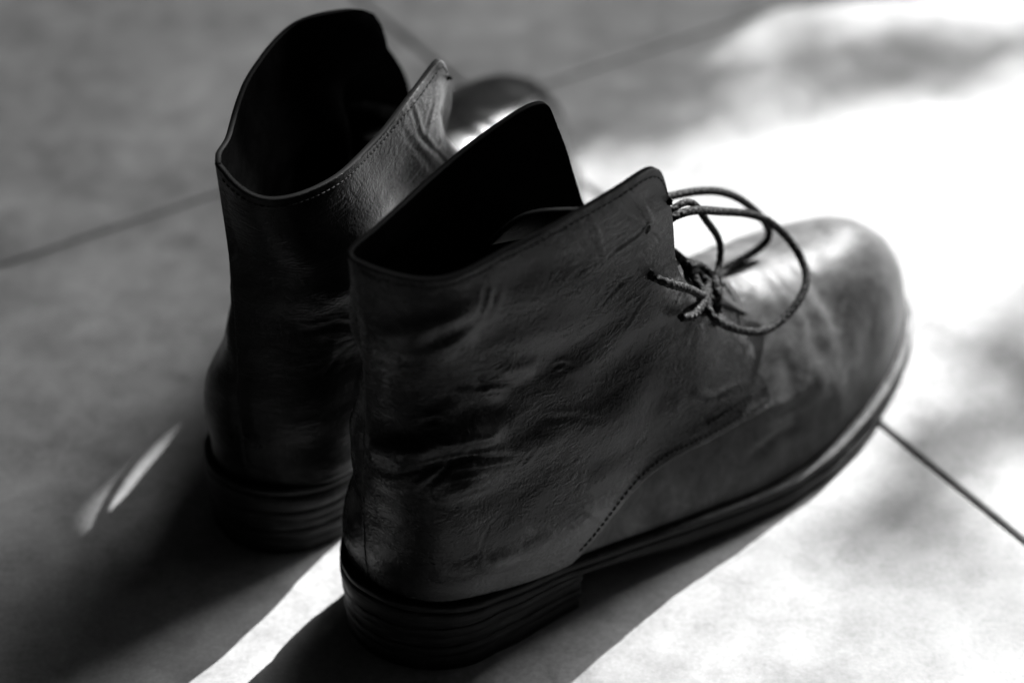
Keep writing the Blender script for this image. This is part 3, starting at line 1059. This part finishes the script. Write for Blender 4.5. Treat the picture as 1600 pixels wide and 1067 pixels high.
# end from the second hole to the knot, and the frayed free end
cord([(11.0, -3.6, 13.95), (11.25, -4.15, 13.75), (12.4, -4.1, 12.9), (13.8, -3.6, 11.7), (15.0, -3.0, 10.7), (15.9, -2.6, 10.4)], 160, LACE_R, bag)
cord([(12.55, -4.0, 11.4), (13.2, -3.95, 11.1), (14.1, -3.6, 10.9), (15.2, -2.9, 10.7)], 90, LACE_R * 1.05, bag)
# the bow's knot
cord([(15.2, -3.1, 10.2), (15.0, -2.6, 11.0), (15.6, -1.9, 11.2), (16.3, -2.0, 10.6), (16.1, -2.7, 10.1), (15.3, -3.0, 10.4), (15.2, -2.2, 11.1), (16.0, -1.7, 10.9)], 220, LACE_R, bag)
cord([(15.6, -3.2, 9.7), (15.7, -3.0, 10.5), (16.4, -2.2, 10.5), (16.9, -2.0, 9.8), (16.4, -2.5, 9.3), (15.8, -2.9, 9.6)], 160, LACE_R, bag)
# crossings down the instep
cord([(12.6, -3.5, 11.8), (13.6, -2.9, 12.2), (14.2, -1.2, 12.3), (13.4, 0.4, 12.9), (13.0, 1.6, 12.8)], 120, LACE_R, bag)
cord([(13.2, 1.6, 11.9), (14.4, 0.4, 12.1), (15.0, -1.2, 11.5), (15.2, -2.4, 10.9), (14.6, -3.3, 10.1)], 120, LACE_R, bag)
cord([(15.3, -3.2, 9.2), (16.2, -2.5, 9.9), (16.6, -1.0, 10.2), (16.0, 0.6, 10.4), (15.2, 1.8, 9.9)], 120, LACE_R, bag)
cord([(15.6, 2.0, 9.0), (16.6, 0.6, 9.9), (17.5, -1.0, 9.5), (17.6, -2.2, 8.6), (16.9, -3.1, 7.9)], 120, LACE_R, bag)
mesh_obj("lace", bag.v, bag.f, M['lace'], near)

# far boot
eyelet(far, fq['med'][1], (10.1, -4.1, 15.7), 'med', -1)
tongue(far, -1, [
    [(18.6, -2.6, 7.6), (17.0, -2.5, 9.0), (15.6, -2.2, 10.0), (14.6, -1.6, 10.6), (13.6, -1.0, 11.0)],
    [(18.8, -1.4, 8.4), (17.0, -1.3, 9.6), (15.6, -0.8, 10.5), (14.6, -0.4, 11.0), (13.6, 0.0, 11.3)],
    [(18.8, -0.4, 8.6), (17.0, -0.2, 9.7), (15.6, 0.4, 10.5), (14.6, .6, 11.0), (13.6, .6, 11.3)],
    [(18.6, 0.7, 8.2), (17.0, 0.9, 9.4), (15.6, 1.2, 10.2), (14.6, 1.3, 10.7), (13.6, 1.4, 11.0)]])
bag = Bag()
cord([(15.8, 0.4, 10.9), (14.8, 1.8, 12.0), (15.4, 3.0, 11.2), (17.0, 3.9, 9.6), (18.0, 3.9, 8.4), (17.4, 2.8, 8.9), (16.2, 1.2, 10.4), (15.8, 0.4, 10.9)], 240, LACE_R, bag)
cord([(13.6, 2.6, 12.6), (14.8, 1.2, 12.1), (15.8, 0.2, 11.3), (15.4, -1.4, 10.8)], 100, LACE_R, bag)
cord([(15.2, 2.2, 10.2), (16.2, 0.8, 10.7), (16.6, -0.6, 10.3), (16.2, -1.8, 9.4)], 100, LACE_R, bag)
cord([(16.6, 2.4, 8.6), (17.4, 0.8, 9.6), (17.6, -0.6, 9.4), (17.0, -2.0, 8.6)], 100, LACE_R, bag)
mesh_obj("lace", bag.v, bag.f, M['lace'], far)
